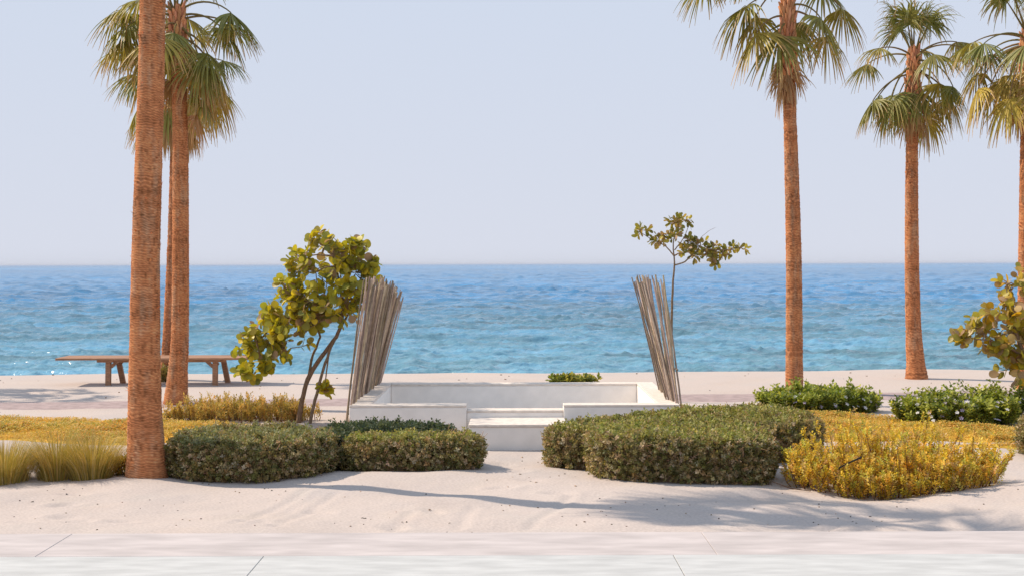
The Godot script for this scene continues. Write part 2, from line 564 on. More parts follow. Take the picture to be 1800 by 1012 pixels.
func frond(o: Node3D, from: Vector3, az: float, elev: float, pet: float, size: float, bend: float, age: float) -> void:
	var flat := Vector3(cos(az), 0, sin(az))
	var dir := (flat * cos(elev) + Vector3.UP * sin(elev)).normalized()
	var p := from
	var pts := [p]
	var rad := [0.026]
	var steps := 9
	for i in steps:
		dir = (dir + Vector3.DOWN * bend * pet / steps).normalized()
		p += dir * pet / steps
		pts.append(p)
		rad.append(lerpf(0.024, 0.011, (i + 1.0) / steps))
	var base: Color
	if age < 0.35: base = GREEN.lerp(OLIVE, age / 0.35)
	elif age < 0.7: base = OLIVE.lerp(GOLD, (age - 0.35) / 0.35 * 0.7)
	else: base = GOLD.lerp(STRAW, clampf((age - 0.7) / 0.15, 0, 1)).lerp(STRAW, 0.4)
	base = hue(base, 0.12)
	var side := flat.cross(Vector3.UP).normalized()
	side = (side + Vector3(0, R(-0.35, 0.35), 0)).normalized()
	var nor := side.cross(dir).normalized()
	if nor.y < 0 and absf(elev) < 1.3: nor = -nor
	side = dir.cross(nor).normalized()
	var mb := MB.new()
	var segs := 38
	var span := deg_to_rad(R(105, 128))
	var fold := R(0.35, 0.75)
	var g := R(0.95, 1.5) * (1.5 if age > 0.7 else 1.0)
	for i in segs:
		var th := lerpf(-span, span, (i + 0.5) / segs)
		var dth := 2.0 * span / segs
		var d0 := (dir * cos(th) + side * sin(th) - nor * fold * pow(sin(th / 2.0), 2) * 1.2).normalized()
		var across := (side * cos(th) - dir * sin(th)).normalized()
		var l := size * (1.0 - 0.22 * pow(absf(th) / span, 2)) * R(0.74, 1.08)
		if R(0, 1) < 0.03: continue
		across = (across + nor * R(-0.35, 0.35)).normalized()
		d0 = (d0 + across * R(-0.06, 0.06) + nor * R(-0.10, 0.10)).normalized()
		var q := p
		var curl := g * R(0.75, 1.35)
		var n := 8
		var last := -1
		var seg_col := hue(base, 0.14)
		var dry := R(0.62, 0.95) - age * 0.25
		var kink := R(0.0, 1.0) < 0.25 + age * 0.4
		for s in n + 1:
			var u := s / float(n)
			var cd := (d0 + Vector3.DOWN * curl * pow(u, 1.7) * (1.9 if kink and u > 0.55 else 1.0)).normalized()
			if s > 0: q += cd * l / n
			var hw := size * tan(dth * 0.5) * (u if u < 0.42 else 0.42 * (0.86 - pow((u - 0.42) / 0.58, 1.1) * 0.72)) * 1.06 + 0.002
			var nn := across.cross(cd).normalized()
			var col := seg_col.lerp(STRAW, smoothstep(dry, dry + 0.25, u) * 0.85)
			var a := mb.vert(q - across * hw, col)
			mb.vert(q - nn * hw * 0.55, Color(col.r * 1.12, col.g * 1.08, col.b))
			mb.vert(q + across * hw, col)
			if last >= 0:
				mb.quad(last, last + 1, a + 1, a)
				mb.quad(last + 1, last + 2, a + 2, a + 1)
			last = a
	var f := part("frond", mb.mesh(), M.frond, o)
	if age > 0.75: f.set_meta("label", "dry straw-brown hanging palm frond")
	var pm := MB.new()
	pm.tube(pts, rad, 6, Color(0.17, 0.15, 0.05).lerp(Color(0.28, 0.16, 0.08), clampf(age * 1.2, 0, 1)))
	part("petiole", pm.mesh(), M.twig, f)

func palm(label: String, px: Array, d: float, rad: Array, ring: float, sd: int, top: Vector3, fronds: Array, boot_len: float, tone := Color(0.84, 0.325, 0.14)) -> Node3D:
	var pts := []
	for q in px: pts.append(at(q[0], q[1], d))
	pts[0].y = gh(pts[0].x, pts[0].z) - 0.08
	var o := thing("fan_palm", label, "palm tree", Vector3(pts[0].x, gh(pts[0].x, pts[0].z), pts[0].z), "tall fan palms along the beach")
	for i in pts.size(): pts[i] -= o.position
	palm_trunk(o, pts, rad, ring, sd, tone)
	var apex: Vector3 = top - o.position
	rng.seed = sd * 7 + 1
	# old leaf bases round the upper trunk
	var foot: Vector3 = pts[-1]
	var bm := MB.new()
	var count := int(boot_len * 75.0)
	for i in count:
		var u := i / float(count)
		var an := i * 2.39996
		var c := foot.lerp(apex, u) if boot_len <= 0.0 else apex - (apex - foot).normalized() * boot_len * (1.0 - u)
		var out := Vector3(cos(an), 0, sin(an))
		var r: float = rad[-1] * (1.0 - 0.35 * u)
		var b := c + out * r * 0.8
		var tip := c + out * (r + R(0.03, 0.10)) + Vector3(0, R(0.10, 0.24), 0)
		var w := Vector3(-sin(an), 0, cos(an)) * R(0.03, 0.05)
		var k := hue(Color(0.64, 0.30, 0.15), 0.3)
		bm.tube([b + Vector3(0, -0.05, 0), (b + tip) / 2 + out * 0.02, tip], [0.045, 0.034, 0.014], 5, k)
		if R(0, 1) < 0.6:
			var q := tip + out * R(0, 0.05) + Vector3(0, -R(0.1, 0.3), 0)
			bm.flat_quad(b - w * 0.3, b + w * 0.3, q + w * 0.1, q - w * 0.1, k)
	bm.tube([foot, apex + Vector3(0, 0.12, 0)], [rad[-1] * 0.95, rad[-1] * 0.5], 10, Color(0.64, 0.30, 0.15))
	var lb := part("leaf_base", bm.mesh(), M.twig, o)
	lb.set_meta("kind", "stuff")
	for q in fronds:   # [azimuth, elevation, petiole, blade, bend, age, drop below the apex]
		var az := deg_to_rad(q[0] + R(-5, 5))
		var org: Vector3 = apex + Vector3(cos(az), 0, sin(az)) * rad[-1] * 0.5 - Vector3(0, q[6], 0)
		frond(o, org, az, deg_to_rad(q[1]), q[2] * R(0.93, 1.07), q[3] * R(0.93, 1.07), q[4], q[5])
	return o

func crown(n_up: int, n_mid: int, n_low: int, n_dead: int, size: float, sd: int, dead_drop := 0.7) -> Array:
	rng.seed = sd
	var out := []
	var a := R(0, 360)
	for i in n_up:
		a += 137.5; out.append([a, R(52, 82), size * R(0.7, 0.95), size * R(0.85, 1.0), 0.25, R(0.1, 0.35), 0.0])
	for i in n_mid:
		a += 137.5; out.append([a, R(14, 46), size * R(0.95, 1.25), size * R(0.92, 1.05), R(0.7, 1.1), R(0.05, 0.5), R(0.05, 0.2)])
	for i in n_low:
		a += 137.5; out.append([a, R(-32, 14), size * R(0.9, 1.45), size * R(0.9, 1.12), R(0.8, 1.6), R(0.15, 0.72), R(0.15, 0.5)])
	for i in n_dead:
		a += 137.5; out.append([a, R(-72, -40), size * R(0.6, 1.0), size * R(0.7, 0.95), 1.6, R(0.75, 1.0), R(0.35, dead_drop)])
	return out

# ---------------------------------------------------------------- leafy plants
func disc_leaf(r: float, cup: float, longer := 1.0, sides := 11) -> ArrayMesh:   # lies in xz, stalk end at the origin, grows along +x
	var mb := MB.new()
	var c := mb.vert(Vector3(r * longer, 0, 0), Color(1, 1, 1))
	for j in sides:
		var an := PI + TAU * j / sides
		var k := 1.0 - (0.14 if j == 0 else 0.0)
		var x := cos(an) * r * longer * k
		var z := sin(an) * r * k * (1.0 if longer < 1.2 else (0.85 + 0.25 * cos(an)))
		mb.vert(Vector3(r * longer + x, cup * (absf(z) / r) * r + cup * 0.4 * r * pow(x / r, 2) * (-1 if x > 0 else 1), z), Color(0.93, 0.95, 0.9))
	for j in sides: mb.tri(c, c + 1 + (j + 1) % sides, c + 1 + j)
	return mb.mesh()

func aim(dir: Vector3, up: Vector3) -> Basis:      # x along dir, y near up
	var x := dir.normalized()
	var y := (up - x * up.dot(x))
	y = y.normalized() if y.length() > 1e-3 else x.cross(Vector3.RIGHT).normalized()
	return Basis(x, y, x.cross(y))

# limbs: arrays of pixel points; clumps: [px, py, rx, ry, twigs] in pixels at distance d
func leafy_tree(o: Node3D, d: float, limbs: Array, clumps: Array, leaf_r: float, longer: float, per_twig: int, palette: Array, young: Array, rz: float, sd: int, keep: int, dry := 0.0, dense := 1.6) -> void:
	rng.seed = sd
	var ppm := F / d
	var tm := MB.new()
	var nodes := []
	for l in limbs:
		var pts := []
		var rad := []
		for q in l:
			var p := at(q[0], q[1], d + q[3]) - o.position
			pts.append(p)
			rad.append(q[2])
		var c := Curve3D.new()
		for i in pts.size():
			var t: Vector3 = (pts[mini(i + 1, pts.size() - 1)] - pts[maxi(i - 1, 0)]) / 6.0
			c.add_point(pts[i], -t, t)
		var sp := []
		var sr := []
		var n: int = pts.size() * 5
		for i in n + 1:
			var s := i / float(n)
			sp.append(c.sample_baked(c.get_baked_length() * s) + Vector3(R(-1, 1), 0, R(-1, 1)) * 0.006)
			var fi := s * (pts.size() - 1)
			var k := mini(int(fi), pts.size() - 2)
			sr.append(lerpf(rad[k], rad[k + 1], fi - k) * R(0.93, 1.07))
			if s > 0.45: nodes.append(sp[-1])
		tm.tube(sp, sr, 8, hue(Color(0.36, 0.245, 0.155), 0.12))
	var tr := part("trunk", tm.mesh(), M.bark, o)
	var twig := MB.new()
	var leaves := []
	for q in clumps:
		var cc := at(q[0], q[1], d) - o.position
		var hub: Vector3 = nodes[0]
		for p in nodes:
			if p.distance_squared_to(cc) < hub.distance_squared_to(cc): hub = p
		twig.tube([hub, hub.lerp(cc, 0.5) + Vector3(0, 0.03, R(-0.06, 0.06)), cc], [0.016, 0.012, 0.008], 5, Color(0.30, 0.20, 0.13))
		for i in int(q[4] * dense):
			var u := Vector3(R(-1, 1), R(-1, 1), R(-1, 1))
			while u.length() > 1.0 or u.length() < 0.45: u = Vector3(R(-1, 1), R(-1, 1), R(-1, 1))
			var tip := cc + Vector3(u.x * q[2] * 1.25 / ppm, (u.y * 1.3 - 0.2) * q[3] / ppm, u.z * rz * q[2] / 50.0)
			var s0 := cc.lerp(tip, R(0.0, 0.25))
			var dir := (tip - s0).normalized()
			dir = (dir + Vector3(0, 0.35, 0)).normalized()
			tip = s0 + dir * (tip - s0).length()
			twig.tube([s0, (s0 + tip) / 2 - Vector3(0, 0.015, 0), tip], [0.008, 0.006, 0.004], 4, Color(0.30, 0.21, 0.13))
			for k in per_twig:
				var w := (k + 0.6) / per_twig
				var an := k * 2.4 + i
				var sd1 := (dir.cross(Vector3(0.2, 1, 0.1))).normalized()
				var sd2 := sd1.cross(dir)
				var out := (sd1 * cos(an) + sd2 * sin(an) + dir * (0.35 + w * 0.7)).normalized()
				var pos := s0.lerp(tip, 0.25 + 0.78 * w) + out * 0.012
				var up := (Vector3(R(-1.1, 0.7), R(-0.1, 1.1), R(-0.7, 1.0)) + dir * 0.4).normalized()
				var col: Color
				if R(0, 1) < 0.45: col = young[rng.randi() % young.size()]
				else: col = palette[rng.randi() % palette.size()]
				if R(0, 1) < dry: col = Color(0.42, 0.27, 0.16)
				var sc := R(0.72, 1.12) * (0.85 if k >= per_twig - 1 else 1.0)
				leaves.append([Transform3D(aim(out + Vector3(0, R(-0.5, 0.1), 0), up).scaled_local(Vector3.ONE * sc), pos), hue(col, 0.16), pos.z + pos.distance_to(cc) * 0.4])
	part("twigs", twig.mesh(), M.twig, tr).set_meta("kind", "stuff")
	# the ones that show largest become single leaves, the rest one part
	leaves.sort_custom(func(p, q): return p[2] > q[2])
	var shapes := []
	var tones := {}
	for i in 3:
		shapes.append(disc_leaf(leaf_r, [0.18, -0.2, 0.42][i], longer))
	var rest_t := []
	var rest_c := []
	for i in leaves.size():
		var col: Color = leaves[i][1]
		if i < keep:
			var key := "%d %d %d" % [int(col.r * 22), int(col.g * 22), int(col.b * 30)]
			if not tones.has(key):
				var m: StandardMaterial3D = M.grape_leaf.duplicate()
				m.albedo_color = col.linear_to_srgb()
				tones[key] = m
			part("leaf", shapes[i % 3], tones[key], o, leaves[i][0])
		else:
			rest_t.append(leaves[i][0]); rest_c.append(col)
	if rest_t.size(): scatter("foliage", shapes[0], M.grape_leaf, o, rest_t, rest_c)

func sprig(leaf_len: float, leaf_w: float, n: int, sd: int, spread := 1.0) -> ArrayMesh:   # a little shoot along +y
	rng.seed = sd
	var mb := MB.new()
	var h := leaf_len * 0.45 * n / 2.0
	for k in n:
		var an := k * 2.4 + R(-0.3, 0.3)
		var out := Vector3(cos(an), 0, sin(an))
		var b := Vector3(0, h * k / n, 0)
		var dir := (out * spread + Vector3(0, 0.35 + 0.9 * k / n, 0)).normalized()
		var w := out.cross(Vector3.UP) * leaf_w * 0.5
		var l := leaf_len * R(0.8, 1.15)
		var i := mb.vert(b); mb.vert(b + dir * l * 0.5 - w); mb.vert(b + dir * l + Vector3(0, -0.1 * l, 0)); mb.vert(b + dir * l * 0.5 + w)
		mb.tri(i, i + 1, i + 2); mb.tri(i, i + 2, i + 3)
	return mb.mesh()

func smooth_loop(pts: Array) -> PackedVector2Array:
	var out := PackedVector2Array()
	var n := pts.size()
	for i in n:
		for s in 5:
			out.append(pts[i].cubic_interpolate(pts[(i + 1) % n], pts[(i + n - 1) % n], pts[(i + 2) % n], s / 5.0))
	return out

func ellipse(cx: float, cz: float, rx: float, rz: float, power := 2.6) -> Array:
	var out := []
	for i in 16:
		var a := TAU * i / 16
		out.append(Vector2(cx + rx * signf(cos(a)) * pow(absf(cos(a)), 2.0 / power), cz + rz * signf(sin(a)) * pow(absf(sin(a)), 2.0 / power)))
	return out

func inset(loop: PackedVector2Array, p: Vector2) -> float:   # distance inside the loop's edge
	var best := 1e9
	for i in loop.size():
		best = minf(best, p.distance_squared_to(Geometry2D.get_closest_point_to_segment(p, loop[i], loop[(i + 1) % loop.size()])))
	return sqrt(best)

func hedge(label: String, outline: Array, h: float, density: float, palette: Array, sd: int, top_col: Array) -> void:
	rng.seed = sd
	var loop := smooth_loop(outline)
	var box := Rect2(loop[0], Vector2.ZERO)
	for p in loop: box = box.expand(p)
	var c := box.get_center()
	var g0 := gh(c.x, c.y)
	var o := thing("clipped_hedge", label, "hedge", Vector3(c.x, g0, c.y), "low clipped hedges on the sand")
	# woody inside
	var m := MB.new()
	var n := loop.size()
	var lv := [[-0.2, 0.10], [h * 0.5, 0.09], [h - 0.16, 0.10], [h - 0.08, 0.17]]
	for l in lv:
		for p in loop:
			var q: Vector2 = p + (c - p).normalized() * l[1]
			m.vert(Vector3(q.x - c.x, l[0] + gh(q.x, q.y) * 0.7 - g0 * 0.7, q.y - c.y), hue(Color(0.30, 0.20, 0.12), 0.3))
	for i in lv.size() - 1:
		for j in n:
			var k := (j + 1) % n
			m.quad(i * n + j, (i + 1) * n + j, (i + 1) * n + k, i * n + k)
	var t := m.vert(Vector3(0, h - 0.10, 0), Color(0.30, 0.20, 0.12))
	for j in n: m.tri((lv.size() - 1) * n + j, t, (lv.size() - 1) * n + (j + 1) % n)
	part("branches", m.mesh(), M.twig, o)
	var f := FastNoiseLite.new()
	f.seed = sd
	f.frequency = 2.2
	var tr := []
	var co := []
	var tw := MB.new()
	# top
	var area := 0.0
	for i in n: area += loop[i].cross(loop[(i + 1) % n]) * 0.5
	area = absf(area)
	var want := int(area * density)
	var tries := 0
	while want > 0 and tries < 400000:
		tries += 1
		var p := Vector2(R(box.position.x, box.end.x), R(box.position.y, box.end.y))
		if not Geometry2D.is_point_in_polygon(p, loop): continue
		want -= 1
		var e := inset(loop, p)
		var y := h + f.get_noise_2d(p.x, p.y) * 0.07 + f.get_noise_2d(p.x * 4.0, p.y * 4.0) * 0.06
		if e < 0.12: y -= 0.12 - sqrt(maxf(0.0, 0.0144 - pow(0.12 - e, 2)))
		y -= pow(R(0, 1), 2) * 0.10
		if R(0, 1) < 0.03: y += R(0.01, 0.055)
		var up := Vector3(R(-0.9, 0.9), 1.0, R(-0.9, 0.9)).normalized()
		var b := Basis(Quaternion(Vector3.UP, up)) * Basis(Vector3.UP, R(0, TAU))
		tr.append(Transform3D(b.scaled_local(Vector3.ONE * R(0.7, 1.25)), Vector3(p.x - c.x, y + (gh(p.x, p.y) - g0) * 0.7, p.y - c.y)))
		var k := f.get_noise_2d(p.x * 0.8 + 30.0, p.y * 0.8)
		var src: Array = top_col if R(-0.7, 0.7) < k + 0.25 else palette
		co.append(hue(src[rng.randi() % src.size()], 0.25))
	# sides
	for i in n:
		var a := loop[i]
		var bb := loop[(i + 1) % n]
		var l := a.distance_to(bb)
		var nor := Vector2(bb.y - a.y, a.x - bb.x).normalized()
		if nor.dot(a - c) < 0: nor = -nor
		for k in int(l * h * density * 1.25):
			var u := R(0, 1)
			var y := R(0.015, h)
			var push := f.get_noise_3d(a.x * 1.3, y * 1.6, a.y * 1.3) * 0.08 + f.get_noise_3d(a.x * 5.0 + u, y * 5.0, a.y * 5.0) * 0.06 - pow(R(0, 1), 2) * 0.11 + 0.02
			if y < 0.14: push -= (0.14 - y) * 0.35
			if y > h - 0.12: push -= 0.12 - sqrt(maxf(0.0, 0.0144 - pow(y - h + 0.12, 2)))
			var p := a.lerp(bb, u) + nor * push
			var out := Vector3(nor.x + R(-0.8, 0.8), R(-0.3, 1.0), nor.y + R(-0.8, 0.8)).normalized()
			var bs := Basis(Quaternion(Vector3.UP, out)) * Basis(Vector3.UP, R(0, TAU))
			var pos := Vector3(p.x - c.x, y + (gh(p.x, p.y) - g0), p.y - c.y)
			if R(0, 1) < 0.06:
				var e := pos + Vector3(R(-0.12, 0.12), R(-0.04, 0.14), R(-0.12, 0.12))
				tw.tube([pos - Vector3(nor.x, 0, nor.y) * 0.04, (pos + e) / 2, e], [0.004, 0.004, 0.003], 3, hue(Color(0.40, 0.24, 0.15), 0.3), false)
			tr.append(Transform3D(bs.scaled_local(Vector3.ONE * R(0.65, 1.15)), pos))
			var patch := 1.0 + f.get_noise_3d(a.x * 1.1 + 9.0, y * 1.5, a.y * 1.1) * 0.7
			co.append(hue(palette[clampi(int((patch - 0.5) * 5.0 + R(-2, 2)), 0, palette.size() - 1)] if R(0, 1) < 0.9 else Color(0.55, 0.44, 0.28), 0.35))
	part("twigs", tw.mesh(), M.twig, o).set_meta("kind", "stuff")
	scatter("foliage", sprig(0.040, 0.025, 7, 5), M.small_leaf, o, tr, co)

# upright loose shrub: many stems with leaf shoots along them
func stem_shrub(called: String, label: String, cx: float, cz: float, rx: float, rz: float, h: float, stems: int, shoots: int, shape: ArrayMesh, palette: Array, stem_col: Color, sd: int, group := "", lean := 0.35, low := 0.45) -> Node3D:
	rng.seed = sd
	var g0 := gh(cx, cz)
	var o := thing(called, label, "shrub", Vector3(cx, g0, cz), group)
	var tm := MB.new()
	var tr := []
	var co := []
	for i in stems:
		var a := R(0, TAU)
		var r := sqrt(R(0, 1))
		var x := cos(a) * r * rx
		var z := sin(a) * r * rz
		var b := Vector3(x, gh(cx + x, cz + z) - g0 - 0.03, z)
		var hh := h * lerpf(1.0, low, r * r) * (R(0.55, 1.0) if R(0, 1) < 0.75 else R(0.95, 1.28)) * (1.0 + rough.get_noise_2d((cx + x) * 120.0, (cz + z) * 120.0) * 0.5)
		var out := Vector3(cos(a) * r * lean + R(-0.2, 0.2), 1.0, sin(a) * r * lean + R(-0.2, 0.2))
		var t := b + out * hh
		var mid := (b + t) / 2 + Vector3(R(-0.04, 0.04), 0, R(-0.04, 0.04))
		tm.tube([b, mid, t], [0.008, 0.006, 0.003], 4, hue(stem_col, 0.25), false)
		for k in shoots:
			var u := R(0.12, 1.0) if k > 0 else 1.0
			var p := b.lerp(mid, u).lerp(mid.lerp(t, u), u) + Vector3(R(-1, 1), R(-0.6, 0.6), R(-1, 1)) * 0.05 * (1.1 - u)
			var up := Vector3(R(-0.7, 0.7), 1.0, R(-0.7, 0.7)).normalized()
			tr.append(Transform3D((Basis(Quaternion(Vector3.UP, up)) * Basis(Vector3.UP, R(0, TAU))).scaled_local(Vector3.ONE * R(0.65, 1.2)), p))
			co.append(hue(palette[rng.randi() % palette.size()], 0.22))
	part("stems", tm.mesh(), M.twig, o).set_meta("kind", "stuff")
	scatter("foliage", shape, M.small_leaf, o, tr, co)
	return o

func blade_mesh(w: float, bend: float) -> ArrayMesh:   # unit tall, arches towards +x
	var mb := MB.new()
	for s in 6:
		var u := s / 5.0
		var p := Vector3(bend * u * u, u * (1.0 - bend * 0.35 * u * u), 0)
		var hw := w * (1.0 - pow(u, 1.6) * 0.92)
		mb.vert(p + Vector3(0, 0, -hw)); mb.vert(p + Vector3(0, 0, hw))
		if s > 0: mb.quad(s * 2 - 2, s * 2 - 1, s * 2 + 1, s * 2)
	return mb.mesh()

func grass_clump(label: String, x: float, z: float, h: float, r: float, count: int, sd: int) -> void:
	rng.seed = sd
	var o := thing("grass_clump", label, "grass clump", ground(x, z), "arching grass clumps beside the front palm")
	var t := [[], []]
	var c := [[], []]
	for i in count:
		var a := R(0, TAU)
		var q := sqrt(R(0, 1))
		var k := rng.randi() % 2
		var hh := h * R(0.55, 1.1)
		var tilt := q * 0.28 + R(0, 0.12)
		var b := Basis(Vector3.UP, -a) * Basis(Vector3(0, 0, 1), -tilt)
		t[k].append(Transform3D(b.scaled_local(Vector3(hh, hh, hh)), Vector3(cos(a) * q * r, -0.03, sin(a) * q * r)))
		var straw := R(0, 1)
		c[k].append(hue(Color(0.36, 0.29, 0.07) if straw < 0.42 else Color(0.58, 0.40, 0.10) if straw < 0.85 else Color(0.66, 0.50, 0.24), 0.25))
	for k in 2: scatter("blades", blade_mesh(0.0045, [0.22, 0.5][k]), M.blade, o, t[k], c[k])

func ground_cover(label: String, outline: Array, sd: int, density := 900.0) -> void:
	rng.seed = sd
	var loop := smooth_loop(outline)
	var box := Rect2(loop[0], Vector2.ZERO)
	for p in loop: box = box.expand(p)
	var c := box.get_center()
	var o := thing("ground_cover", label, "ground cover", Vector3(c.x, 0, c.y))
	var t := []
	var co := []
	var want := int(box.get_area() * density)
	var pal := [Color(0.70, 0.43, 0.08), Color(0.56, 0.42, 0.08), Color(0.74, 0.49, 0.14), Color(0.44, 0.37, 0.08), Color(0.66, 0.36, 0.08)]
	for i in want:
		var p := Vector2(R(box.position.x, box.end.x), R(box.position.y, box.end.y))
		if not Geometry2D.is_point_in_polygon(p, loop): continue
		var e := inset(loop, p)
		if e < 0.18 and R(0, 0.18) > e + 0.05 + rough.get_noise_2d(p.x * 200, p.y * 200) * 0.1: continue
		var k := noise.get_noise_2d(p.x * 50.0, p.y * 50.0)
		var s := R(0.7, 1.3) * (1.0 + k * 0.5) * clampf(e / 0.25 + 0.4, 0.4, 1.0)
		t.append(Transform3D(Basis(Vector3.UP, R(0, TAU)).scaled_local(Vector3(s, s, s)), Vector3(p.x - c.x, gh(p.x, p.y) - 0.012, p.y - c.y)))
		co.append(hue(pal[clampi(int((k + 0.6) * 4.0 + R(-1.2, 1.2)), 0, 4)], 0.2))
	var f := scatter("foliage", sprig(0.040, 0.016, 9, 9, 1.6), M.small_leaf, o, t, co)
	o.set_meta("kind", "stuff")
	var m := MB.new()      # matted runners under the leaves
	var n := loop.size()
	for ring in 5:
		for p in loop:
			var q: Vector2 = c.lerp(p, [0.0, 0.4, 0.75, 0.93, 0.985][ring])
			m.vert(Vector3(q.x - c.x, gh(q.x, q.y) + (0.02 if ring < 4 else -0.02), q.y - c.y), hue(Color(0.66, 0.40, 0.07), 0.2))
	for ring in 4:
		for j in n: m.quad(ring * n + j, (ring + 1) * n + j, (ring + 1) * n + (j + 1) % n, ring * n + (j + 1) % n)
	part("runners", m.mesh(), M.twig, o)

# ---------------------------------------------------------------- scene
func _ready() -> void:
	var cam := Camera3D.new()
	cam.name = "camera"
	add_child(cam)
	cam.position = Vector3(0, EYE, 0)
	cam.rotation = Vector3(-atan(42.0 / F), 0, deg_to_rad(-0.16))
	cam.fov = rad_to_deg(2.0 * atan(506.0 / F))
	cam.near = 0.1
	cam.far = 80000.0
	cam.current = true
	var env := Environment.new()
	env.background_mode = Environment.BG_SKY
	var sm := ProceduralSkyMaterial.new()
	sm.sky_top_color = Color(0.52, 0.65, 0.84).linear_to_srgb()
	sm.sky_horizon_color = Color(0.665, 0.695, 0.79).linear_to_srgb()
	sm.sky_curve = 0.3
	sm.ground_horizon_color = Color(0.665, 0.695, 0.79).linear_to_srgb()
	sm.ground_bottom_color = Color(0.30, 0.28, 0.26).linear_to_srgb()
	sm.sun_angle_max = 0.0
	var sky := Sky.new()
	sky.sky_material = sm
	env.sky = sky
	env.tonemap_mode = Environment.TONE_MAPPER_LINEAR
	env.tonemap_exposure = 1.04
	env.fog_enabled = true
	env.fog_density = 0.00006
	env.fog_light_color = Color(0.86, 0.88, 0.93)
	env.sdfgi_enabled = true
	env.ssao_enabled = true
	env.ssil_enabled = true
	var we := WorldEnvironment.new()
	we.name = "environment"
	we.environment = env
	add_child(we)
	var sun := DirectionalLight3D.new()
	sun.name = "sun"
	add_child(sun)
	sun.look_at_from_position(Vector3.ZERO, Vector3(0.655, -0.719, 0.232), Vector3.UP)
	sun.light_energy = 1.5
	sun.light_color = Color(1.0, 0.935, 0.85)
	sun.light_angular_distance = 0.55
	sun.shadow_enabled = true

	noise.seed = 12
	noise.frequency = 0.012
	noise.fractal_octaves = 3
	rough.seed = 31
	rough.frequency = 0.02
	rough.fractal_octaves = 3
	make_materials()
	make_sand()
	make_sea()
	make_terrace()
	make_pit()
	palms()
	trees()
	hedges()
	shrubs()
	rng.seed = 3
	make_table()
	reed_screen("dense leaning fan of grey driftwood sticks beside the leafy sea grape", -2.46, 120, -19.2, -22.8,
		func(k: float) -> Vector3: return Vector3(lerpf(-2.13, -1.93, k) + R(-0.05, 0.05), lerpf(2.34, 2.06, k) + 0.12 * sin(k * PI) + R(-0.14, 0.09), lerpf(-19.4, -22.6, k) + R(-0.5, 0.5)), 81)
	reed_screen("sparse splayed fan of grey driftwood sticks before the thin bare-stemmed tree", 2.52, 50, -19.2, -21.3,
		func(k: float) -> Vector3: return Vector3(lerpf(2.22, 1.98, fposmod(k * 3.7, 1.0)) + R(-0.14, 0.12), 2.38 + R(-0.10, 0.05), lerpf(-19.5, -21.6, k) + R(-0.2, 0.2)), 82)
	litter()

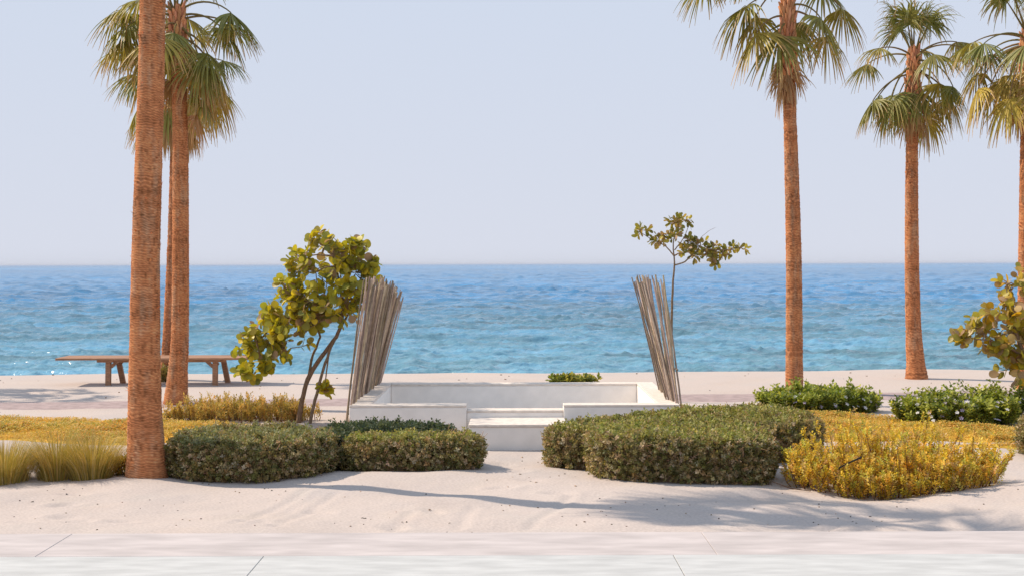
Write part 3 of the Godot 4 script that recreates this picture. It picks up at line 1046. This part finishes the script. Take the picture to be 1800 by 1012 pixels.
func palms() -> void:
	var p2 := crown(6, 4, 4, 1, 0.92, 6)
	p2.append_array([[178, 35, 1.0, 0.98, 1.2, 0.3, 0.0], [160, 20, 0.9, 0.92, 1.3, 0.25, 0.1], [190, 10, 0.75, 0.92, 1.8, 0.5, 0.3], [172, -22, 0.85, 0.88, 1.4, 0.7, 0.6], [200, -40, 0.75, 0.75, 1.4, 0.45, 0.7], [140, -5, 0.7, 0.85, 1.7, 0.6, 0.4],
		[5, 40, 1.0, 1.0, 1.4, 0.15, 0.0], [-10, 25, 0.9, 0.95, 1.6, 0.2, 0.1], [20, 0, 0.75, 0.98, 1.6, 0.3, 0.4], [0, -10, 0.85, 0.92, 1.6, 0.62, 0.5], [35, -30, 0.7, 0.9, 1.4, 0.8, 0.6], [10, -48, 0.95, 0.65, 0.8, 0.35, 0.9], [-25, -66, 1.1, 0.85, 0.7, 0.95, 0.95], [80, 12, 0.6, 0.85, 1.8, 0.3, 0.3], [115, -10, 0.55, 0.8, 1.8, 0.2, 0.4], [250, 0, 0.8, 0.9, 1.6, 0.4, 0.3], [300, -15, 0.8, 0.9, 1.6, 0.5, 0.5], [330, -30, 0.8, 0.85, 1.4, 0.75, 0.7]])
	palm("tall fan palm with thick orange-brown trunk rising in front of the hedges", [[255, 846], [254, 800], [252, 720], [253, 600], [255.5, 460], [261.5, 300], [268, 130], [271.5, 0], [276, -120], [280, -260]], 15.95,
		[0.262, 0.228, 0.199, 0.180, 0.167, 0.160, 0.153, 0.149, 0.143, 0.136], 0.030, 3, at(281, -400, 15.95), crown(7, 8, 9, 4, 0.95, 4, 1.2), 0.95)
	palm("fan palm with stout flared trunk behind the low yellow shrub row", [[305, 715], [308, 690], [311, 650], [315, 590], [317, 460], [318, 300], [317, 150], [316, 120]], 24.3,
		[0.225, 0.205, 0.175, 0.155, 0.148, 0.14, 0.13, 0.125], 0.045, 5, at(314, 20, 24.3), p2, 0.9)
	palm("slender fan palm hidden behind the stout one, foot beyond the wooden table", [[289, 668], [295, 620], [303, 480], [308, 350], [312, 220], [312, 180]], 29.6,
		[0.19, 0.155, 0.14, 0.13, 0.125, 0.12], 0.06, 7, at(313, 110, 29.6), crown(3, 6, 10, 9, 0.9, 9, 1.2), 0.8, Color(0.70, 0.27, 0.12))
	var fr := crown(6, 4, 0, 0, 0.95, 11)
	fr.append_array([[178, 25, 0.8, 1.12, 1.5, 0.4, 0.5], [165, 5, 0.75, 1.15, 1.7, 0.6, 0.85], [190, 48, 1.7, 1.0, 1.0, 0.35, 0.0], [118, -10, 0.55, 1.15, 2.0, 0.3, 1.0], [28, 18, 0.7, 1.15, 2.0, 0.2, 0.65], [0, 38, 1.25, 1.05, 1.5, 0.55, 0.4], [-12, 12, 1.05, 1.1, 1.5, 0.62, 0.75], [5, 55, 1.9, 1.0, 0.9, 0.5, 0.0], [230, 10, 0.9, 1.05, 1.7, 0.4, 0.3], [300, 10, 0.9, 1.05, 1.7, 0.3, 0.4],
		[100, -78, 0.4, 0.75, 1.0, 0.92, 1.6], [170, -80, 0.4, 0.8, 1.0, 0.95, 1.75], [330, -80, 0.4, 0.75, 1.0, 0.9, 1.5], [250, -80, 0.4, 0.8, 1.0, 1.0, 1.4]])
	palm("fan palm with shaggy brown leaf bases standing behind the white-flowered shrub", [[1397, 695], [1397, 640], [1396, 460], [1392, 300], [1388, 180], [1387, 130]], 26.2,
		[0.175, 0.165, 0.15, 0.135, 0.12, 0.115], 0.05, 13, at(1383, -45, 26.2), fr, 2.1)
	palm("fan palm with a flared foot on open sand and an upright green tuft", [[1613, 667], [1611, 640], [1607, 580], [1604, 470], [1603, 330], [1604, 215]], 29.4,
		[0.26, 0.20, 0.165, 0.15, 0.135, 0.12], 0.055, 17, at(1606, 92, 29.4), crown(8, 6, 13, 3, 0.86, 18, 1.2), 1.3)
	palm("fan palm with golden fronds rising behind the browning sea grape", [[1804, 700], [1804, 600], [1804, 460], [1805, 300], [1806, 180]], 27.0,
		[0.18, 0.155, 0.14, 0.13, 0.12], 0.055, 19, at(1807, 58, 27.0), crown(7, 9, 13, 6, 0.95, 24, 1.1), 0.9)

	# stands beyond the left edge of the photograph: its crown's shade falls on the beach in view
	var far := ground(-16.1, -28.4)
	var px := 900.0 + F * far.x / 28.4
	palm("fan palm beyond the table's end that shades the beach", [[px, 672], [px, 500], [px + 2, 300], [px + 3, 150]], 28.4, [0.22, 0.16, 0.14, 0.12], 0.08, 29, at(px + 3, 80, 28.4), crown(5, 7, 9, 4, 0.9, 30), 0.9)

func trees() -> void:
	var d := 21.4
	var o := thing("sea_grape_tree", "leafy leaning sea grape with round yellow-green leaves and forked trunk", "tree", ground(at(527, 742, d).x, -d))
	var mature := [Color(0.32, 0.31, 0.045), Color(0.25, 0.26, 0.045), Color(0.40, 0.37, 0.05), Color(0.36, 0.30, 0.08), Color(0.46, 0.42, 0.05)]
	var fresh := [Color(0.62, 0.50, 0.03), Color(0.50, 0.45, 0.04), Color(0.72, 0.56, 0.045)]
	leafy_tree(o, d, [[[522, 748, 0.045, 0], [530, 700, 0.04, 0], [545, 655, 0.036, 0.1], [578, 608, 0.032, 0.1], [598, 575, 0.028, 0], [600, 520, 0.02, 0], [585, 450, 0.01, 0]],
		[[541, 750, 0.03, -0.15], [556, 690, 0.026, -0.1], [577, 620, 0.024, 0], [600, 572, 0.022, 0.1], [628, 520, 0.014, 0.1], [640, 480, 0.008, 0.1]],
		[[541, 660, 0.024, 0.1], [550, 620, 0.02, 0.2], [562, 590, 0.018, 0.2], [540, 560, 0.014, 0.2], [500, 560, 0.01, 0.1], [450, 600, 0.008, 0]]],
		[[585, 445, 36, 36, 6], [555, 478, 42, 34, 6], [625, 480, 36, 32, 7], [600, 520, 46, 42, 8], [545, 530, 48, 40, 8], [510, 560, 44, 36, 7], [560, 565, 46, 26, 6], [480, 590, 40, 30, 6], [500, 610, 36, 24, 4], [440, 605, 34, 26, 6], [432, 655, 26, 12, 3], [460, 645, 20, 14, 2], [640, 540, 26, 30, 4], [568, 690, 12, 10, 2], [560, 418, 14, 12, 1], [528, 452, 24, 20, 3], [500, 500, 26, 24, 4], [612, 440, 26, 22, 4], [650, 468, 14, 14, 3], [468, 552, 28, 24, 4]],
		0.072, 1.0, 8, mature + fresh + fresh, mature + fresh + fresh, 0.6, 51, 300, 0.07, 2.0)
	d = 21.6
	o = thing("sea_grape_tree", "browning sea grape with sparse round yellow and tan leaves above the flowering shrub", "tree", ground(at(1822, 730, d).x, -d))
	var amber := [Color(0.66, 0.40, 0.03), Color(0.58, 0.46, 0.04), Color(0.62, 0.44, 0.20)]
	leafy_tree(o, d, [[[1822, 735, 0.05, 0], [1815, 680, 0.045, 0], [1800, 620, 0.035, 0], [1780, 560, 0.025, 0], [1770, 500, 0.012, 0]], [[1812, 660, 0.03, 0.1], [1840, 600, 0.025, 0.2], [1850, 520, 0.012, 0.2]], [[1800, 625, 0.02, 0], [1750, 600, 0.014, -0.1], [1700, 595, 0.007, -0.1]]],
		[[1785, 500, 34, 32, 5], [1760, 545, 36, 34, 6], [1730, 585, 38, 26, 6], [1695, 595, 22, 12, 3], [1775, 590, 36, 34, 6], [1790, 640, 32, 32, 5], [1762, 612, 26, 26, 3], [1830, 520, 40, 40, 5], [1840, 580, 44, 44, 6], [1830, 640, 40, 30, 4]],
		0.078, 1.0, 7, [Color(0.34, 0.30, 0.045), Color(0.44, 0.36, 0.05), Color(0.56, 0.40, 0.15)], amber, 0.5, 52, 300, 0.16, 1.8)
	d = 24.6
	o = thing("thin_tree", "thin bare-stemmed tree with a flat wind-swept tuft of olive leaves behind the reed screen", "tree", ground(at(1180, 705, d).x, -d))
	leafy_tree(o, d, [[[1179, 712, 0.035, 0], [1180, 600, 0.03, 0], [1182, 520, 0.026, 0], [1186, 465, 0.022, 0], [1184, 430, 0.014, 0], [1192, 385, 0.006, 0]],
		[[1185, 450, 0.014, 0], [1170, 432, 0.011, 0.1], [1145, 420, 0.008, 0.1], [1125, 408, 0.005, 0.1]], [[1186, 466, 0.014, 0], [1205, 460, 0.012, -0.1], [1228, 440, 0.01, -0.1], [1262, 440, 0.008, -0.1], [1300, 436, 0.004, 0]],
		[[1186, 440, 0.011, 0], [1205, 415, 0.008, 0], [1212, 390, 0.004, 0]], [[1215, 452, 0.008, 0], [1235, 415, 0.005, 0.1], [1258, 400, 0.002, 0.1]]],
		[[1128, 404, 11, 9, 3], [1158, 424, 14, 11, 4], [1185, 392, 16, 11, 5], [1203, 388, 12, 9, 3], [1170, 412, 11, 8, 2], [1190, 418, 13, 11, 3], [1212, 425, 14, 10, 4], [1232, 432, 16, 12, 5], [1255, 440, 16, 12, 5], [1268, 455, 13, 10, 4], [1285, 440, 13, 9, 4], [1304, 436, 8, 7, 2], [1205, 445, 14, 9, 3], [1225, 450, 12, 9, 3]],
		0.040, 1.55, 7, [Color(0.26, 0.23, 0.04), Color(0.36, 0.28, 0.05), Color(0.20, 0.19, 0.04)], [Color(0.52, 0.42, 0.06), Color(0.46, 0.32, 0.10)], 0.9, 53, 300, 0.12)

func hedges() -> void:
	var dull := [Color(0.30, 0.23, 0.085), Color(0.23, 0.20, 0.065), Color(0.36, 0.25, 0.12), Color(0.18, 0.17, 0.055), Color(0.46, 0.36, 0.20)]
	var olive := [Color(0.31, 0.30, 0.075), Color(0.38, 0.35, 0.11), Color(0.26, 0.28, 0.07), Color(0.44, 0.39, 0.14)]
	var grey := [Color(0.30, 0.29, 0.13), Color(0.36, 0.34, 0.18), Color(0.26, 0.26, 0.11)]
	var teal := [Color(0.09, 0.12, 0.065), Color(0.07, 0.10, 0.055), Color(0.12, 0.14, 0.075)]
	hedge("rounded grey-green clipped hedge touching the thick orange palm trunk", ellipse(-3.27, -16.42, 1.0, 0.80), 0.45, 1250.0, dull, 61, grey)
	hedge("brownish box-cut hedge standing beside the pit's step", [Vector2(-2.12, -16.75), Vector2(-2.05, -16.42), Vector2(-1.5, -16.3), Vector2(-0.7, -16.28), Vector2(-0.46, -16.5), Vector2(-0.46, -17.0), Vector2(-0.75, -17.2), Vector2(-1.9, -17.15)], 0.40, 1250.0, dull, 62, olive)
	hedge("dark bluish-green hedge squeezed behind two brown hedges below the pit", [Vector2(-2.55, -17.3), Vector2(-2.35, -16.85), Vector2(-2.18, -16.72), Vector2(-2.1, -17.0), Vector2(-1.9, -17.22), Vector2(-0.95, -17.28), Vector2(-0.85, -17.7), Vector2(-1.2, -18.0), Vector2(-2.2, -18.0)], 0.41, 1250.0, teal, 63, teal)
	hedge("largest olive clipped hedge with a rounded front standing beside the yellow shrub", ellipse(2.06, -16.12, 1.09, 0.88, 3.2), 0.51, 1250.0, dull, 64, olive)
	hedge("long kidney-shaped olive hedge wrapping behind the largest hedge", [Vector2(0.47, -17.05), Vector2(0.58, -16.68), Vector2(0.9, -16.55), Vector2(1.2, -16.9), Vector2(2.0, -17.08), Vector2(3.1, -16.98), Vector2(3.8, -17.0), Vector2(4.08, -17.4), Vector2(4.05, -18.2), Vector2(3.6, -18.75), Vector2(2.6, -18.75), Vector2(1.9, -18.3), Vector2(1.2, -17.75), Vector2(0.7, -17.4)], 0.50, 1250.0, dull, 65, olive)
	hedge("brown clipped hedge beyond the yellow shrub at the lawn's end", ellipse(7.42, -17.5, 0.5, 0.6), 0.50, 1200.0, dull, 66, dull)

func shrubs() -> void:
	var yellow := [Color(0.80, 0.54, 0.05), Color(0.66, 0.50, 0.06), Color(0.80, 0.46, 0.07), Color(0.48, 0.44, 0.07), Color(0.84, 0.64, 0.16), Color(0.78, 0.56, 0.06), Color(0.60, 0.40, 0.16)]
	var fleshy := sprig(0.040, 0.022, 9, 15, 0.9)
	stem_shrub("yellow_shrub", "bright yellow spiky shrub sprawling on the sand beside the largest hedge", 4.5, -15.45, 1.2, 0.84, 0.62, 400, 18, fleshy, yellow, Color(0.20, 0.10, 0.05), 71, "", 0.5, 0.5)
	stem_shrub("yellow_shrub", "low yellow shrub row between the stout palm and the sea grape trunks", -4.5, -21.8, 1.32, 0.42, 0.34, 260, 12, sprig(0.05, 0.018, 8, 16, 0.6), [Color(0.66, 0.44, 0.10), Color(0.56, 0.42, 0.12), Color(0.70, 0.44, 0.14), Color(0.40, 0.31, 0.08)], Color(0.24, 0.14, 0.07), 72, "", 0.15, 0.7)
	var glossy := sprig(0.085, 0.042, 8, 17, 1.1)
	var bright := [Color(0.34, 0.37, 0.04), Color(0.24, 0.29, 0.04), Color(0.50, 0.50, 0.10), Color(0.14, 0.18, 0.035)]
	var spots := [["green shrub dotted with white flowers at the foot of the shaggy palm", 5.38, -23.0, 1.02, 0.5, 0.33], ["green shrub with lilac and white flowers under the browning sea grape", 7.55, -21.45, 1.2, 0.6, 0.43]]
	for i in 2:
		var q: Array = spots[i]
		var o := stem_shrub("flowering_shrub", q[0], q[1], q[2], q[3], q[4], q[5], 190, 13, glossy, bright, Color(0.16, 0.12, 0.05), 73 + i, "flowering shrubs beside the lawn", 0.2, 0.72)
		var fm := MB.new()
		for k in 5:
			var a := TAU * k / 5
			var w := Vector3(-sin(a), 0, cos(a)) * 0.012
			var e := Vector3(cos(a), 0, sin(a))
			fm.flat_quad(w * 0.3 * -1.0, e * 0.022 - w + Vector3(0, 0.006, 0), e * 0.036 + Vector3(0, 0.002, 0), e * 0.022 + w + Vector3(0, 0.006, 0))
		var flower := fm.mesh()
		var t := []
		var c := []
		for k in 130:
			var a := R(0, TAU)
			var r := sqrt(R(0.1, 1))
			var up := Vector3(cos(a) * 0.6, R(0.3, 1), R(0.1, 1.0)).normalized()
			var hh: float = q[5] * lerpf(1.0, 0.72, r * r) * (R(0.35, 1.0) if r > 0.8 else R(0.9, 1.05))
			t.append(Transform3D(Basis(Quaternion(Vector3.UP, up)).scaled_local(Vector3.ONE * R(0.8, 1.3)), Vector3(cos(a) * r * q[3] * 1.12, hh, sin(a) * r * q[4] * 1.2)))
			c.append(Color(0.80, 0.76, 0.74) if R(0, 1) < 0.7 else Color(0.62, 0.50, 0.68))
		scatter("flowers", flower, M.petal, o, t, c)
	stem_shrub("creeping_plant", "low green creeping plant on the beach behind the pit's back wall", 1.3, -28.4, 0.50, 0.3, 0.09, 60, 4, sprig(0.11, 0.07, 6, 18, 1.3), [Color(0.26, 0.28, 0.04), Color(0.44, 0.38, 0.06), Color(0.14, 0.17, 0.04)], Color(0.2, 0.13, 0.07), 75, "", 0.6, 0.5)
	stem_shrub("yellow_tuft", "small yellow tuft pressed against the foot of the thick front palm", -4.82, -16.3, 0.16, 0.15, 0.24, 30, 8, fleshy, yellow, Color(0.2, 0.12, 0.05), 76)
	stem_shrub("dry_tuft", "small straw-coloured tuft at the foot of the slender hidden palm", -7.75, -29.2, 0.2, 0.15, 0.3, 30, 8, sprig(0.07, 0.02, 7, 19, 0.7), [Color(0.34, 0.25, 0.08), Color(0.28, 0.25, 0.08)], Color(0.2, 0.12, 0.05), 77)
	grass_clump("widest arching green-gold grass clump nearest the thick palm trunk", -5.18, -16.05, 0.68, 0.26, 1900, 91)
	grass_clump("arching green-gold grass clump in the middle of three", -5.62, -16.1, 0.68, 0.24, 1600, 92)
	grass_clump("arching green-gold grass clump farthest from the thick palm trunk", -6.22, -15.95, 0.68, 0.30, 1900, 93)
	ground_cover("orange-yellow creeping lawn behind the arching grass clumps", [Vector2(-9.6, -21.3), Vector2(-8.0, -21.9), Vector2(-6.0, -21.6), Vector2(-4.3, -20.8), Vector2(-2.9, -20.2), Vector2(-3.3, -19.6), Vector2(-4.6, -19.5), Vector2(-5.4, -18.9), Vector2(-7.4, -19.3), Vector2(-9.6, -19.5)], 95)
	ground_cover("orange-yellow creeping lawn between the long hedge and the flowering shrubs", [Vector2(4.3, -19.2), Vector2(4.9, -18.9), Vector2(6.2, -18.9), Vector2(7.6, -18.9), Vector2(9.5, -19.4), Vector2(9.5, -20.1), Vector2(7.4, -20.7), Vector2(6.0, -22.2), Vector2(4.4, -22.4), Vector2(3.6, -21.0)], 96)
	ground_cover("narrow straw-yellow strip of creeping cover beside the far brown hedge", [Vector2(6.2, -18.35), Vector2(6.9, -18.5), Vector2(8.2, -18.4), Vector2(8.2, -18.0), Vector2(6.8, -18.1)], 97)

func litter() -> void:
	rng.seed = 99
	var o := thing("dead_branch", "bare dark dead branch poking out of the bright yellow shrub", "branch", ground(3.6, -14.9))
	var m := MB.new()
	var a := at(1478, 822, 14.75) - o.position
	var b := at(1516, 804, 14.65) - o.position
	m.tube([a + Vector3(0.02, -0.30, -0.30), a + Vector3(-0.01, -0.06, -0.10), a, (a + b) / 2 + Vector3(0, 0.005, 0), b], [0.012, 0.011, 0.010, 0.010, 0.013], 6, Color(0.035, 0.028, 0.024))
	part("limb", m.mesh(), M.twig, o)
	o = thing("dry_twig", "thin dry twig lying between the largest hedge and the yellow shrub", "twig", ground(3.2, -15.0))
	m = MB.new()
	m.tube([Vector3(-0.2, 0.10, -0.05), Vector3(0.0, 0.03, 0.0), Vector3(0.22, 0.01, 0.06)], [0.005, 0.007, 0.005], 5, Color(0.10, 0.06, 0.04))
	part("stem", m.mesh(), M.twig, o)
	# pebbles and bits of dry leaf strewn on the sand
	var pm := MB.new()
	for i in 5:
		for j in 7:
			var th := PI * i / 4.0
			var ph := TAU * j / 7
			pm.vert(Vector3(sin(th) * cos(ph), cos(th) * 0.6, sin(th) * sin(ph)) * (1.0 + 0.25 * sin(i * 3.0 + j * 5.0)))
	for i in 4:
		for j in 7:
			pm.quad(i * 7 + j, i * 7 + (j + 1) % 7, (i + 1) * 7 + (j + 1) % 7, (i + 1) * 7 + j)
	var t := []
	var c := []
	for i in 420:
		var d := R(12.6, 19.0) if i < 320 else R(22.5, 31.0)
		var x := R(-0.42, 0.42) * d
		var s := R(0.004, 0.011) * (d / 14.0)
		t.append(Transform3D(Basis(Vector3.UP, R(0, TAU)).scaled_local(Vector3(s * R(0.8, 1.8), s, s)), ground(x, -d) + Vector3(0, s * 0.3, 0)))
		c.append(hue([Color(0.22, 0.16, 0.12), Color(0.10, 0.08, 0.07), Color(0.42, 0.30, 0.22)][rng.randi() % 3], 0.3))
	var g := thing("sand_litter", "tiny dark pebbles and crumbs strewn over the pale sand", "litter")
	g.set_meta("kind", "stuff")
	scatter("pebbles", pm.mesh(), M.stone, g, t, c)
